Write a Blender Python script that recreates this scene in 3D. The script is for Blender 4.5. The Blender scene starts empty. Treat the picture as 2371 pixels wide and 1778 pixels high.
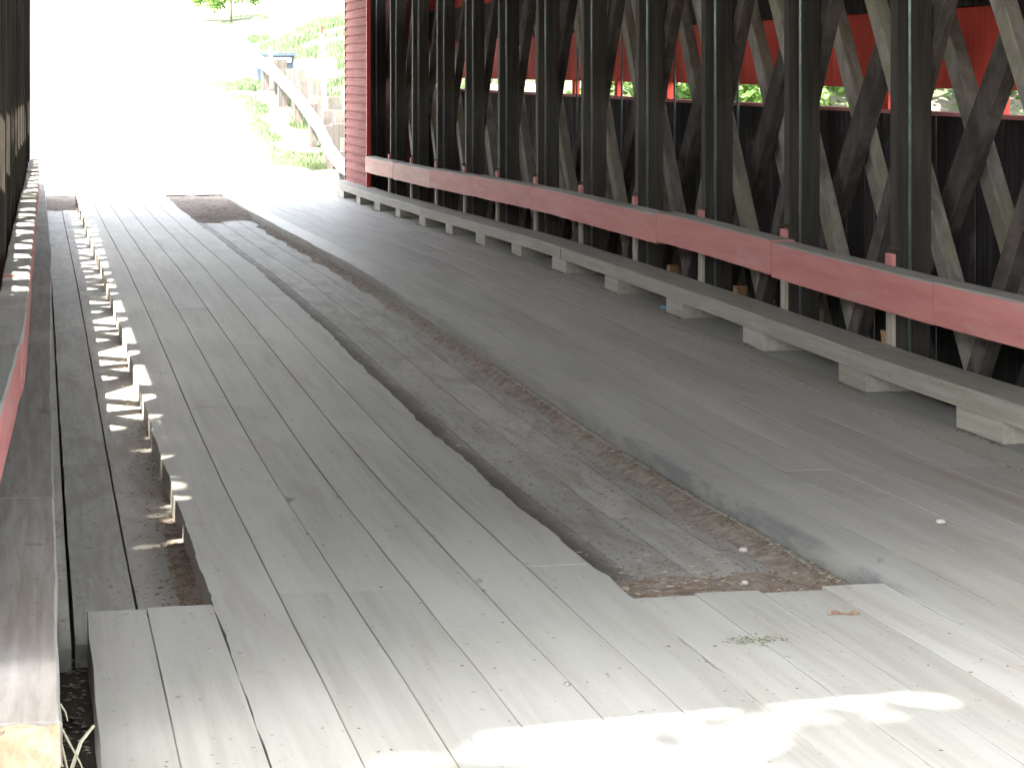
import bpy, math, random
from math import radians, sin, cos, pi
from mathutils import Vector, noise
random.seed(7)
C = bpy.context.scene
col = C.collection

# ------------------------------------------------------------------ camera
cam = bpy.data.cameras.new('camera')
cam.sensor_width = 36.0
cam.lens = 81.4
cam.shift_x = 0.0
cam.shift_y = -0.3075
cam.clip_start = 0.05
cam.clip_end = 900.0
camo = bpy.data.objects.new('camera', cam)
col.objects.link(camo)
camo.location = (0, 0, 1.717)
camo.rotation_euler = (radians(90), 0, -math.atan(0.2044))
C.camera = camo

# ------------------------------------------------------------------ light
SUN = Vector((0.56, 0.25, -1.0)).normalized()          # the way the light travels
world = bpy.data.worlds.new('World')
C.world = world
world.use_nodes = True
wn = world.node_tree
bg = wn.nodes['Background']
sky = wn.nodes.new('ShaderNodeTexSky')
sky.sky_type = 'NISHITA'
sky.sun_disc = False
sky.sun_elevation = math.asin(-SUN.z)
sky.sun_rotation = math.atan2(-SUN.x, -SUN.y)
sky.air_density = 1.0
sky.dust_density = 2.0
hs = wn.nodes.new('ShaderNodeHueSaturation')          # a hazy, paler summer sky
hs.inputs['Saturation'].default_value = 0.32
wn.links.new(sky.outputs[0], hs.inputs['Color'])
wn.links.new(hs.outputs[0], bg.inputs[0])
bg.inputs[1].default_value = 0.15
sl = bpy.data.lights.new('sun', 'SUN')
sl.energy = 3.2
sl.angle = radians(0.53)
sl.color = (1.0, 0.94, 0.85)
slo = bpy.data.objects.new('sun', sl)
col.objects.link(slo)
slo.location = (-20, -3, 25)
slo.rotation_euler = SUN.to_track_quat('-Z', 'Y').to_euler()
C.view_settings.view_transform = 'Standard'
C.view_settings.look = 'None'
C.view_settings.gamma = 1.0
C.view_settings.use_curve_mapping = False
C.view_settings.exposure = 3.96
C.cycles.max_bounces = 10
C.cycles.diffuse_bounces = 7
C.cycles.glossy_bounces = 3
C.cycles.transmission_bounces = 3
C.cycles.sample_clamp_indirect = 6.0
C.cycles.caustics_reflective = False
C.cycles.caustics_refractive = False
C.cycles.use_denoising = True

# ------------------------------------------------------------------ materials
def new_mat(name):
    m = bpy.data.materials.new(name)
    m.use_nodes = True
    nt = m.node_tree
    b = nt.nodes['Principled BSDF']
    return m, nt, b

class G:
    """small helper round a node tree"""
    def __init__(s, nt):
        s.nt = nt
        s.geo = nt.nodes.new('ShaderNodeNewGeometry')
        s.info = nt.nodes.new('ShaderNodeObjectInfo')
    def link(s, a, b): s.nt.links.new(a, b)
    def coords(s, scale, shift=37.0):
        mul = s.nt.nodes.new('ShaderNodeMath'); mul.operation = 'MULTIPLY'
        s.link(s.info.outputs['Random'], mul.inputs[0]); mul.inputs[1].default_value = shift
        add = s.nt.nodes.new('ShaderNodeVectorMath'); add.operation = 'ADD'
        s.link(s.geo.outputs['Position'], add.inputs[0]); s.link(mul.outputs[0], add.inputs[1])
        mp = s.nt.nodes.new('ShaderNodeMapping'); mp.inputs['Scale'].default_value = scale
        s.link(add.outputs[0], mp.inputs[0])
        return mp.outputs[0]
    def noise(s, vec, scale=1.0, detail=4, rough=0.55, dist=0.0):
        n = s.nt.nodes.new('ShaderNodeTexNoise')
        n.inputs['Scale'].default_value = scale; n.inputs['Detail'].default_value = detail
        n.inputs['Roughness'].default_value = rough; n.inputs['Distortion'].default_value = dist
        s.link(vec, n.inputs['Vector'])
        return n.outputs['Fac']
    def ramp(s, fac, lo, hi, a=0.0, b=1.0):
        r = s.nt.nodes.new('ShaderNodeMapRange'); r.interpolation_type = 'SMOOTHSTEP'
        s.link(fac, r.inputs['Value'])
        r.inputs['From Min'].default_value = lo; r.inputs['From Max'].default_value = hi
        r.inputs['To Min'].default_value = a; r.inputs['To Max'].default_value = b
        return r.outputs[0]
    def mix(s, fac, a, b, mode='MIX'):
        m = s.nt.nodes.new('ShaderNodeMix'); m.data_type = 'RGBA'; m.blend_type = mode
        if hasattr(fac, 'is_linked') or hasattr(fac, 'links'): s.link(fac, m.inputs['Factor'])
        else: m.inputs['Factor'].default_value = fac
        for v, k in ((a, 'A'), (b, 'B')):
            i = [x for x in m.inputs if x.name == k and x.type == 'RGBA'][0]
            if isinstance(v, tuple): i.default_value = (*v, 1)
            else: s.link(v, i)
        return [x for x in m.outputs if x.type == 'RGBA'][0]
    def bump(s, h, strength, distance, b):
        n = s.nt.nodes.new('ShaderNodeBump'); n.inputs['Strength'].default_value = strength
        n.inputs['Distance'].default_value = distance
        s.link(h, n.inputs['Height']); s.link(n.outputs[0], b.inputs['Normal'])

def wood(name, ca, cb, dust, dlo, dhi, grain=(55, 1.6, 55), patch=(2.2, .55, 2.2), rough=.75, spec=.3,
         bump=.5, vary=.12, spot=(.05, .04, .035), spotlo=.66, damt=1.0, third=None):
    m, nt, b = new_mat(name)
    g = G(nt)
    gv = g.coords(grain)
    n1 = g.noise(gv, 1.0, 6, .62, .4)
    c = g.mix(g.ramp(n1, .33, .68), ca, cb)
    n2 = g.noise(g.coords(patch, 11.0), 1.0, 5, .6, .6)
    c = g.mix(g.ramp(n2, dlo, dhi, 0, damt), c, dust)
    if third:
        n5 = g.noise(g.coords(third[1], 0.0), 1.0, 5, .65, .8)
        c = g.mix(g.ramp(n5, third[2], third[3], 0, third[4]), c, third[0])
    n3 = g.noise(g.coords((38, 22, 38), 5.0), 1.0, 3, .6)
    c = g.mix(g.ramp(n3, spotlo, spotlo + .1, 0, .7), c, spot)
    # every board its own tone
    hv = nt.nodes.new('ShaderNodeHueSaturation')
    hv.inputs['Value'].default_value = 1
    mr = g.ramp(g.info.outputs['Random'], 0, 1, 1 - vary, 1 + vary)
    g.link(mr, hv.inputs['Value'])
    g.link(c, hv.inputs['Color'])
    g.link(hv.outputs[0], b.inputs['Base Color'])
    b.inputs['Roughness'].default_value = rough
    b.inputs['Specular IOR Level'].default_value = spec
    n4 = g.noise(g.coords((120, 60, 120)), 1.0, 3, .6)
    hm = g.nt.nodes.new('ShaderNodeMath'); hm.operation = 'MULTIPLY_ADD'
    g.link(n4, hm.inputs[0]); hm.inputs[1].default_value = .35; g.link(n1, hm.inputs[2])
    g.bump(hm.outputs[0], bump, .004, b)
    return m

def edge_shade(m, x0, x1, colour, amt=.9, wob=.10):  # paints the shadow under a runner's edge as a ragged, dirt-dark band
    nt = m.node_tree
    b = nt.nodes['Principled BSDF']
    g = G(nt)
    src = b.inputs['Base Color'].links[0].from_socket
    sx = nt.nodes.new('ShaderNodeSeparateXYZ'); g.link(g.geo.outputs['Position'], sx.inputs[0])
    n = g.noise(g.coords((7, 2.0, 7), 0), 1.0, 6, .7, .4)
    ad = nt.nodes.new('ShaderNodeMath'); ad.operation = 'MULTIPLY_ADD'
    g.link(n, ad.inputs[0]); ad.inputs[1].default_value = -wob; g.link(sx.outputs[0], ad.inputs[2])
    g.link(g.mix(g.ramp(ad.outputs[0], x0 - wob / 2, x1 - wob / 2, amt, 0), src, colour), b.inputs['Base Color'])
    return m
def scuffed():
    m = wood('runner edge plank, scuffed', (.30, .285, .25), (.355, .345, .305), (.385, .377, .34), .40, .66,
             grain=(26, .8, 26), patch=(3.2, .35, 3.2), rough=.52, spec=.42, bump=.28, vary=.05, damt=.85)
    nt = m.node_tree
    b = nt.nodes['Principled BSDF']
    g = G(nt)
    src = b.inputs['Base Color'].links[0].from_socket
    sx = nt.nodes.new('ShaderNodeSeparateXYZ'); g.link(g.geo.outputs['Position'], sx.inputs[0])
    n = g.noise(g.coords((9, 2.2, 9), 0), 1.0, 5, .65, .5)
    ad = nt.nodes.new('ShaderNodeMath'); ad.operation = 'MULTIPLY_ADD'
    g.link(n, ad.inputs[0]); ad.inputs[1].default_value = -.17; g.link(sx.outputs[0], ad.inputs[2])
    n2 = g.noise(g.coords((5, 1.1, 5), 0), 1.0, 5, .7, .3)
    am = g.ramp(n2, .38, .62, .12, .9)
    e0 = g.ramp(ad.outputs[0], 2.58, 2.665, 1.0, 0)
    em = nt.nodes.new('ShaderNodeMath'); em.operation = 'MULTIPLY'; g.link(e0, em.inputs[0]); g.link(am, em.inputs[1]); edge = em.outputs[0]
    yy0 = g.ramp(sx.outputs[1], 8.0, 12.0, 1.0, .45)
    yy1 = g.ramp(sx.outputs[1], 6.75, 7.25, 0.0, 1.0)
    ym = nt.nodes.new('ShaderNodeMath'); ym.operation = 'MULTIPLY'; g.link(yy0, ym.inputs[0]); g.link(yy1, ym.inputs[1]); yy = ym.outputs[0]
    mu = nt.nodes.new('ShaderNodeMath'); mu.operation = 'MULTIPLY'; g.link(edge, mu.inputs[0]); g.link(yy, mu.inputs[1])
    g.link(g.mix(mu.outputs[0], src, (.13, .135, .14)), b.inputs['Base Color'])
    return m

def plain(name, ca, cb, scale=(9, 9, 9), rough=.8, metal=0.0, spec=.3, bump=.3, lo=.35, hi=.65, bd=.01, det=6):
    m, nt, b = new_mat(name)
    g = G(nt)
    n = g.noise(g.coords(scale), 1.0, det, .6)
    g.link(g.mix(g.ramp(n, lo, hi), ca, cb), b.inputs['Base Color'])
    b.inputs['Roughness'].default_value = rough
    b.inputs['Metallic'].default_value = metal
    b.inputs['Specular IOR Level'].default_value = spec
    g.bump(n, bump, bd, b)
    return m

def leafy(name, ca, cb, trans=.45):
    m, nt, b = new_mat(name)
    g = G(nt)
    n = g.noise(g.coords((1.3, 1.3, 1.3)), 1.0, 4, .6)
    c = g.mix(g.ramp(n, .35, .65), ca, cb)
    g.link(c, b.inputs['Base Color'])
    b.inputs['Roughness'].default_value = .6
    t = nt.nodes.new('ShaderNodeBsdfTranslucent')
    g.link(c, t.inputs['Color'])
    mx = nt.nodes.new('ShaderNodeMixShader'); mx.inputs[0].default_value = trans
    g.link(b.outputs[0], mx.inputs[1]); g.link(t.outputs[0], mx.inputs[2])
    g.link(mx.outputs[0], nt.nodes['Material Output'].inputs[0])
    return m

M = {}
M['tread'] = wood('worn plank, dusty grey', (.30, .285, .25), (.355, .345, .305), (.385, .377, .34), .40, .66,
                  grain=(26, .8, 26), patch=(3.2, .35, 3.2), rough=.58, spec=.34, bump=.25, vary=.05, damt=.8,
                  third=((.25, .21, .17), (3.4, .22, 3.4), .50, .70, .5))
M['scuff'] = scuffed()
DECK = dict(grain=(30, 1.0, 30), patch=(4, .6, 4), rough=.66, spec=.3, bump=.4, vary=.08, damt=.8,
            third=((.20, .16, .125), (5, 1.0, 5), .45, .68, .6), spotlo=.6)
M['deckedge'] = edge_shade(wood('lower plank by the runner, painted edge shade', (.27, .255, .225), (.34, .325, .29), (.37, .352, .315), .45, .65, **DECK), 1.93, 2.10, (.05, .038, .03), .92, .12)  # shade of the left runner's drop is painted into this plank
M['deck'] = wood('lower deck plank', (.27, .255, .225), (.34, .325, .29), (.37, .352, .315), .45, .65,
                 grain=(30, 1.2, 30), patch=(4, .6, 4), rough=.62, spec=.35, bump=.4, vary=.1, damt=.8,
                 third=((.20, .16, .125), (5, 1.0, 5), .45, .68, .6), spotlo=.6)
M['kerb'] = wood('kerb timber, weathered', (.27, .248, .205), (.35, .327, .275), (.315, .30, .27), .5, .7,
                 grain=(30, 1.4, 30), rough=.75, spec=.25, bump=.4, vary=.09, damt=.8)
M['kerbdark'] = wood('kerb timber, grey', (.20, .18, .155), (.29, .27, .24), (.36, .345, .325), .5, .75,
                     grain=(30, 1.4, 30), rough=.7, spec=.3, bump=.5, vary=.08,
                     third=((.14, .08, .05), (9, 3, 9), .62, .72, .7))
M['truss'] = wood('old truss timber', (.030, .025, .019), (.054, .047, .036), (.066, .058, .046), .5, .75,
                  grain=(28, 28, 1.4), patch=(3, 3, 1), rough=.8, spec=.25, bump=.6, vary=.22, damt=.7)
M['brace'] = wood('lattice brace timber', (.054, .043, .037), (.098, .082, .071), (.13, .112, .098), .5, .7,
                  grain=(20, 6, 6), patch=(3, 3, 2), rough=.8, spec=.25, bump=.6, vary=.2, damt=.8)
M['bracelit'] = wood('brace timber, greenish, lit tone', (.15, .132, .112), (.26, .232, .197), (.20, .19, .125), .45, .65,  # paler than the other braces: their lit top faces put into the colour
                   grain=(20, 6, 6), patch=(3, 3, 2), rough=.85, spec=.2, bump=.6, vary=.18, damt=.8)
M['strip'] = wood('pale batten', (.28, .25, .20), (.40, .36, .30), (.36, .34, .30), .5, .7,
                  grain=(28, 28, 1.4), rough=.8, spec=.2, bump=.4, vary=.1)
M['redrail'] = wood('faded red paint, rail', (.43, .155, .14), (.50, .20, .18), (.45, .29, .26), .55, .78,
                    grain=(10, 1.2, 14), patch=(3, 1.1, 5), rough=.72, spec=.3, bump=.22, vary=.07, damt=.6,
                    spot=(.27, .24, .22), spotlo=.64)
M['redpale'] = wood('very faded red paint', (.50, .27, .22), (.56, .33, .28), (.5, .4, .36), .5, .7,
                    grain=(10, 1.2, 14), patch=(3, 1.1, 5), rough=.75, spec=.25, bump=.22, vary=.06, damt=.6)
M['railtop'] = wood('bare rail top', (.24, .225, .195), (.31, .295, .255), (.33, .315, .28), .45, .65,
                    grain=(30, 1.4, 30), rough=.75, bump=.3, vary=.08)
M['redclap'] = wood('red clapboard paint', (.20, .085, .078), (.25, .115, .105), (.25, .155, .145), .45, .7,
                    grain=(4, 1.0, 30), patch=(2, 1, 2), rough=.95, spec=.04, bump=.18, vary=.06, damt=.5)
M['redtrim'] = plain('red trim paint', (.40, .03, .03), (.46, .05, .045), (6, 6, 2), rough=.55, bump=.1, bd=.003)
M['redbright'] = wood('red siding paint', (.56, .065, .042), (.64, .09, .06), (.56, .11, .08), .5, .8,
                      grain=(20, 20, 1.2), rough=.7, spec=.2, bump=.3, vary=.08, damt=.5)
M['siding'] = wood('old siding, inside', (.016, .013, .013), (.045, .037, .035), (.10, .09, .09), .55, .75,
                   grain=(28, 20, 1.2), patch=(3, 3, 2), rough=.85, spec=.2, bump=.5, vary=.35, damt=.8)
M['ceiling'] = wood('roof boards', (.30, .26, .215), (.40, .35, .30), (.38, .34, .30), .5, .7, vary=.1)  # unseen roof boards, made pale to bounce light onto the deck
M['steel'] = plain('galvanised rod', (.13, .16, .15), (.20, .235, .215), (30, 30, 8), rough=.42, metal=.55, spec=.5, bump=.1, bd=.002)
M['iron'] = plain('dark iron', (.06, .05, .045), (.12, .09, .075), (20, 20, 20), rough=.6, metal=.6, bump=.2, bd=.002)
M['subfloor'] = plain('dark dirty timber below', (.05, .04, .032), (.10, .082, .065), (14, 3, 14), rough=.95, bump=.6)
M['dirt'] = plain('packed brown dirt', (.20, .16, .13), (.33, .285, .24), (16, 14, 16), rough=.95, spec=.15, bump=.9, bd=.012)
M['seam'] = plain('dust in the seams', (.035, .03, .025), (.25, .232, .20), (2.2, 1.1, 2.2), rough=.95, spec=.1, bump=.3, lo=.40, hi=.56)
M['seamnear'] = plain('pale dust filling the near seams', (.20, .185, .155), (.29, .272, .235), (3, 1.5, 3), rough=.95, spec=.1, bump=.3)
M['litter'] = plain('dry leaf litter', (.12, .075, .05), (.22, .16, .11), (60, 60, 60), rough=.9, spec=.1, bump=.2)
M['pebble'] = plain('pebbles', (.13, .12, .115), (.27, .26, .25), (40, 40, 40), rough=.7, bump=.2)
M['white stone'] = plain('white stone', (.28, .26, .22), (.36, .33, .29), (40, 40, 40), rough=.7, bump=.2)
M['moss'] = plain('moss', (.085, .095, .055), (.14, .145, .085), (60, 60, 60), rough=.95, bump=.4)
M['split'] = wood('fresh split wood', (.27, .195, .12), (.35, .27, .18), (.30, .26, .21), .5, .7,
                  grain=(45, 4, 45), rough=.7, bump=.7, vary=.03)
M['straw'] = plain('pale splinter', (.46, .43, .29), (.54, .51, .38), (30, 30, 30), rough=.7, bump=.1)
M['cyan'] = plain('cyan plastic', (.10, .42, .62), (.14, .48, .68), (30, 30, 30), rough=.35, spec=.5, bump=.02)
M['wedge'] = wood('pale wedge block', (.45, .24, .12), (.58, .36, .2), (.5, .4, .3), .5, .7, rough=.75, bump=.3, vary=.1)
M['gravel'] = plain('pale gravel road', (.34, .32, .30), (.56, .54, .51), (5, 5, 5), rough=.95, spec=.15, bump=.8, bd=.03, det=9)
M['soil'] = plain('bank soil with grass', (.055, .085, .038), (.17, .15, .12), (1.2, 1.2, 1.2), rough=.95, spec=.1, bump=.8, bd=.05, det=9)
M['grass'] = leafy('grass blades', (.09, .14, .06), (.15, .20, .10), .3)
M['leaf'] = leafy('leaves, mid green', (.06, .12, .025), (.12, .20, .05))
M['leafl'] = leafy('leaves, light green', (.06, .13, .02), (.11, .19, .04))
M['bark'] = plain('bark', (.08, .065, .05), (.16, .135, .11), (12, 12, 3), rough=.95, bump=.9)
M['stone'] = plain('abutment stone', (.24, .23, .21), (.36, .34, .31), (3, 3, 3), rough=.9, bump=.6)
M['guard'] = plain('galvanised guard beam', (.62, .64, .66), (.72, .74, .76), (6, 6, 6), rough=.4, metal=.35, spec=.5, bump=.05)
M['postwood'] = wood('grey wing wall timber', (.08, .07, .06), (.14, .12, .105), (.13, .13, .11), .5, .7,
                     grain=(20, 20, 1.5), rough=.85, bump=.6, vary=.2)
M['whitepaint'] = plain('white paint', (.76, .76, .78), (.82, .82, .83), (9, 9, 9), rough=.5, bump=.05)
M['redreflector'] = plain('red marker top', (.62, .05, .04), (.68, .07, .05), (9, 9, 9), rough=.4, bump=.02)
M['bluegrey'] = plain('blue grey plastic', (.06, .08, .105), (.08, .105, .13), (5, 5, 5), rough=.5, bump=.05)
mw, nt, b = new_mat('river water')
b.inputs['Base Color'].default_value = (.035, .05, .035, 1); b.inputs['Roughness'].default_value = .08
g = G(nt); g.bump(g.noise(g.coords((1.5, 1.5, 1.5)), 1, 4), .4, .05, b)
M['water'] = mw

# ------------------------------------------------------------------ builders
WL = {}                                         # world location of every parent
def tag(o, label=None, cat=None, group=None, kind=None):
    if label: o['label'] = label
    if cat: o['category'] = cat
    if group: o['group'] = group
    if kind: o['kind'] = kind
    return o
def thing(name, loc, label, cat, group=None):
    o = bpy.data.objects.new(name, None)
    o.empty_display_size = .3
    col.objects.link(o); o.location = loc
    WL[o.name] = Vector(loc)
    return tag(o, label, cat, group)
def add(name, me, mat, parent=None):
    """me = (verts in world space, faces)"""
    vs, fs = me
    lo = [min(v[i] for v in vs) for i in range(3)]
    hi = [max(v[i] for v in vs) for i in range(3)]
    org = Vector(((lo[0] + hi[0]) / 2, (lo[1] + hi[1]) / 2, lo[2]))
    d = bpy.data.meshes.new(name)
    d.from_pydata([tuple(Vector(v) - org) for v in vs], [], fs)
    mats = mat if isinstance(mat, (list, tuple)) else [mat]
    for m in mats: d.materials.append(m)
    d.update()
    o = bpy.data.objects.new(name, d)
    col.objects.link(o)
    WL[o.name] = org.copy()
    if parent is not None:
        o.parent = parent; o.location = org - WL[parent.name]
    else: o.location = org
    return o
def struct(name, me, mat, parent=None):
    o = add(name, me, mat, parent)
    if parent is None: o['kind'] = 'structure'
    return o

def loft(secs, cap=True):
    """secs: list of rings (same count) -> verts, faces"""
    vs, fs = [], []
    n = len(secs[0])
    for r in secs: vs += [tuple(p) for p in r]
    for i in range(len(secs) - 1):
        for j in range(n):
            a, b2 = i * n + j, i * n + (j + 1) % n
            fs.append((a, b2, b2 + n, a + n))
    if cap:
        fs.append(tuple(reversed(range(n))))
        fs.append(tuple((len(secs) - 1) * n + j for j in range(n)))
    return vs, fs
def ring(c, U, V, hw, hh, b):
    c = Vector(c); U = Vector(U); V = Vector(V)
    q = [(-hw, -hh + b), (-hw + b, -hh), (hw - b, -hh), (hw, -hh + b), (hw, hh - b), (hw - b, hh), (-hw + b, hh), (-hw, hh - b)]
    return [c + U * x + V * y for x, y in q]
def beam(p0, p1, U, V, hw, hh, b=.006, n=1, jit=0.0, seed=0):
    p0, p1 = Vector(p0), Vector(p1)
    U, V = Vector(U), Vector(V)
    secs = []
    for i in range(n + 1):
        t = i / n
        p = p0.lerp(p1, t)
        if jit:
            p = p + U * jit * noise.noise(Vector((seed, t * 3.1, 1.7))) + V * jit * noise.noise(Vector((seed + 9, t * 2.7, 5.2)))
        secs.append(ring(p, U, V, hw, hh, b))
    return loft(secs)
def box(x0, x1, y0, y1, z0, z1, b=.004):
    return beam(((x0 + x1) / 2, y0, (z0 + z1) / 2), ((x0 + x1) / 2, y1, (z0 + z1) / 2), (1, 0, 0), (0, 0, 1), (x1 - x0) / 2, (z1 - z0) / 2, b)
def join(*ms):
    vs, fs = [], []
    for v, f in ms:
        o = len(vs); vs += list(v); fs += [tuple(i + o for i in q) for q in f]
    return vs, fs
def tube(pts, r, n=8, r1=None):
    pts = [Vector(p) for p in pts]
    secs = []
    for i, p in enumerate(pts):
        d = (pts[min(i + 1, len(pts) - 1)] - pts[max(i - 1, 0)]).normalized()
        U = d.cross(Vector((0, 0, 1)) if abs(d.z) < .9 else Vector((1, 0, 0))).normalized()
        V = d.cross(U)
        rr = r if r1 is None else r + (r1 - r) * i / (len(pts) - 1)
        secs.append([p + U * rr * cos(2 * pi * k / n) + V * rr * sin(2 * pi * k / n) for k in range(n)])
    return loft(secs)
def smooth(o):
    for p in o.data.polygons: p.use_smooth = True
    return o

def lin(t, pts):
    if t <= pts[0][0]: return pts[0][1]
    for (a, va), (b2, vb) in zip(pts, pts[1:]):
        if t <= b2:
            k = (t - a) / (b2 - a); k = k * k * (3 - 2 * k) * .5 + k * .5
            return va + (vb - va) * k
    return pts[-1][1]
ZF = [(0, .10), (5, .10), (6, .085), (7, .06), (8, .04), (9.5, .01), (11, 0), (16, .02), (20, .012), (23, -.03), (26.5, -.077), (31, -.13), (34.6, -.15)]
def zf(y): return lin(y, ZF)
Y_END = 34.6
PAN = 1.856
POSTY = [12.0 + PAN * k for k in range(-3, 12)]

def plank(x0, x1, y0, y1, top, th, wl=0.0, wr=0.0, tilt=0.0, b=.001, seed=0.0, step=.35, xs=None):
    """board lying along the bridge that follows the floor's sag; wl / wr = waviness of its two edges"""
    n = max(2, int((y1 - y0) / step))
    secs = []
    for i in range(n + 1):
        y = y0 + (y1 - y0) * i / n
        z = zf(y) + top + .003 * noise.noise(Vector((x0 * 1.5, y * .7, 2.2)))
        d = xs(y) if xs else 0
        a = x0 + d + wl * noise.noise(Vector((seed, y * 2.3, 3.1))) + wl * .6 * noise.noise(Vector((seed, y * 9.3, 8.1)))
        c = x1 + d + wr * noise.noise(Vector((4.2, y * .62, 7.1))) + wr * .45 * noise.noise(Vector((3.3, y * 2.1, 1.4))) + wr * .6 * noise.noise(Vector((seed + 3, y * 6.3, 2.1)))
        s = tilt * (c - a)
        q = [(a, z - th), (a, z - b - s), (a + b, z - s), ((a + c) / 2, z + .001), (c - b, z + s), (c, z - b + s), (c, z - th)]
        secs.append([Vector((px, y, pz)) for px, pz in q])
    vs, fs = loft(secs)
    return vs, fs

# ------------------------------------------------------------------ terrain, road, river
ROADZ = [(-60, .06), (4.6, .06), (4.7, .06)]
FARZ = [(34.4, -.17), (36.5, -.17), (39, .13), (42, .56), (46, 1.02), (50, 1.38), (60, 2.4), (80, 4.8), (120, 9.5), (220, 18)]
def sst(a, b2, t):
    t = max(0, min(1, (t - a) / (b2 - a))); return t * t * (3 - 2 * t)
def ground_z(x, y):
    n = noise.noise(Vector((x * .25, y * .25, 0))) * .25 + noise.noise(Vector((x * 1.1, y * 1.1, 4))) * .05
    if y < 19:
        base = .04
        base += sst(6, 14, abs(x - 2.15)) * (n * 2 - .3)
        k = sst(5.2, 10.5, y)
        return base * (1 - k) + (-4.2 + n) * k
    base = lin(y, FARZ)
    side = abs(x - 2.15 - max(0, y - 52) * .02)
    if x > 2.15: base += sst(2.9, 9, side) * 1.5 * sst(38, 46, y) + max(0, x - 9) * .10 + n * sst(3, 4, side)
    else: base += -sst(4, 12, side) * .6 + n * sst(3, 5, side)
    k = 1 - sst(29.5, 34.3 if side < 3.0 else 37.5, y)
    base -= .06
    return base * (1 - k) + (-4.2 + n) * k
def grid(xs, ys, f):
    vs = [(x, y, f(x, y)) for y in ys for x in xs]
    nx = len(xs)
    fs = [(j * nx + i, j * nx + i + 1, (j + 1) * nx + i + 1, (j + 1) * nx + i) for j in range(len(ys) - 1) for i in range(nx - 1)]
    return vs, fs
def spread(a, b2, fine_a, fine_b, fine, coarse):
    r, t = [], a
    while t < b2:
        r.append(t); t += fine if fine_a <= t < fine_b else coarse
    r.append(b2)
    return r
gx = spread(-160, 200, -8, 20, .6, 8); gy = spread(-120, 300, 2, 66, .6, 8)
smooth(struct('ground', grid(gx, gy, ground_z), M['soil']))
ys = [34.62 + .45 * i for i in range(150)]
xs_ = [-2.2 + .33 * i for i in range(21)]
def rz(x, y):
    return lin(y, FARZ) + .012 + .03 * noise.noise(Vector((x * .8, y * .5, 2))) - .05 * sst(4.0, 4.5, x) * sst(35, 38, y)
smooth(struct('gravel_road', grid(xs_, ys, rz), M['gravel']))
smooth(struct('approach_road', grid([-1.6 + .4 * i for i in range(20)], [-60 + .8 * i for i in range(81)],
       lambda x, y: .085 + .02 * noise.noise(Vector((x, y, 1))) if y < 4.1 else .085), M['gravel']))
struct('river', grid([-160, 200], [4, 38], lambda x, y: -3.4), M['water'])

# ------------------------------------------------------------------ bridge deck (setting) with its planks
ysub = [4.3 + .6 * i for i in range(51)]
deck = struct('deck', loft([[Vector((-.95, y, zf(y) - .36)), Vector((-.95, y, zf(y) - .175)), Vector((5.35, y, zf(y) - .175)), Vector((5.35, y, zf(y) - .36))] for y in ysub if y < Y_END] +
                   [[Vector((-.95, Y_END, zf(Y_END) - .36)), Vector((-.95, Y_END, zf(Y_END) - .175)), Vector((5.35, Y_END, zf(Y_END) - .175)), Vector((5.35, Y_END, zf(Y_END) - .36))]]), M['subfloor'])
def run(x0, x1, ya, yb, joints, top, th, mat, parent, name='plank', g0=.0021, **kw):
    js = [ya] + [j for j in joints if ya < j < yb] + [yb]
    for a, c in zip(js, js[1:]):
        sd = random.random() * 50
        k = dict(kw)
        o = add(name, plank(x0 + g0, x1 - g0, a + .0012, c - .0012, top + random.uniform(-.0006, .0006), th,
                            tilt=random.uniform(-.0012, .0012), seed=sd, **k), mat, parent)
        for p in o.data.polygons: p.use_smooth = False
def joints(a=4.6, L=4.9):
    r, t = [], a + random.uniform(1.0, L)
    while t < Y_END:
        r.append(t); t += L + random.uniform(-.5, .6)
    return r
K = [.10 + .2145 * k for k in range(20)]
# lower planks you see: beside the left kerb and down the middle
run(.035, .098, 7.15, Y_END, joints(), -.10, .07, M['deck'], deck, g0=.001)
run(.106, K[1], 7.2, Y_END, joints(), -.10, .07, M['deck'], deck, g0=.003, wl=.006)
run(K[1], K[2] + .03, 7.2, Y_END, joints(), -.10, .07, M['deck'], deck, g0=.004, wl=.004)
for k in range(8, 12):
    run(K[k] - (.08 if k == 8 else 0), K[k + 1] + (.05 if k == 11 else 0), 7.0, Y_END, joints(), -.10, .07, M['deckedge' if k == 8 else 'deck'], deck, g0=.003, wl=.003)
# margin planks between the right runner and the kerb
run(4.087, 4.29, 4.6, Y_END, joints(), -.004, .16, M['tread'], deck, wl=.004, g0=.002)
run(4.29, 4.58, 4.6, Y_END, joints(), -.006, .16, M['tread'], deck)
# fill planks at the near end, where the slots between the runners stop
run(.142, K[1] + .01, 4.6, 7.20, [], 0, .13, M['tread'], deck, wl=.007)
run(K[1] + .01, K[2], 4.6, 7.22, [], .001, .13, M['tread'], deck)
ends = [7.03, 7.06, 7.02, 7.08]
for i, k in enumerate(range(8, 12)):
    run(K[k], K[k + 1], 4.6, ends[i], [], 0, .13, M['tread'], deck)
# dust packed into the seams
for nm, xa, xb, ya, yb, tp in (('seam_dust', .55, 1.80, 9.5, Y_END, -.004), ('seam_dust', .55, 1.80, 4.6, 9.5, -.0012), ('seam_dust', 2.70, 4.07, 9.5, Y_END, -.004), ('seam_dust', 2.70, 4.07, 4.6, 9.5, -.0012), ('seam_dust', .16, .50, 4.6, 7.1, -.0012),
                       ('seam_dust', 1.83, 2.66, 4.6, 6.95, -.0012)):
    n = int((yb - ya) / .5)
    add(nm, grid([xa, xb], [ya + (yb - ya) * i / n for i in range(n + 1)], lambda x, y, tp=tp: zf(y) + tp - (.004 if tp < -.002 else .0015) * (noise.noise(Vector((x, y * 3, 0))) + 1)), M['seam' if tp < -.002 else 'seamnear'], deck)

add('end_beam', box(-.9, 5.3, 34.605, 34.7, -.50, -.152, .006), M['kerb'], deck)
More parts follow.
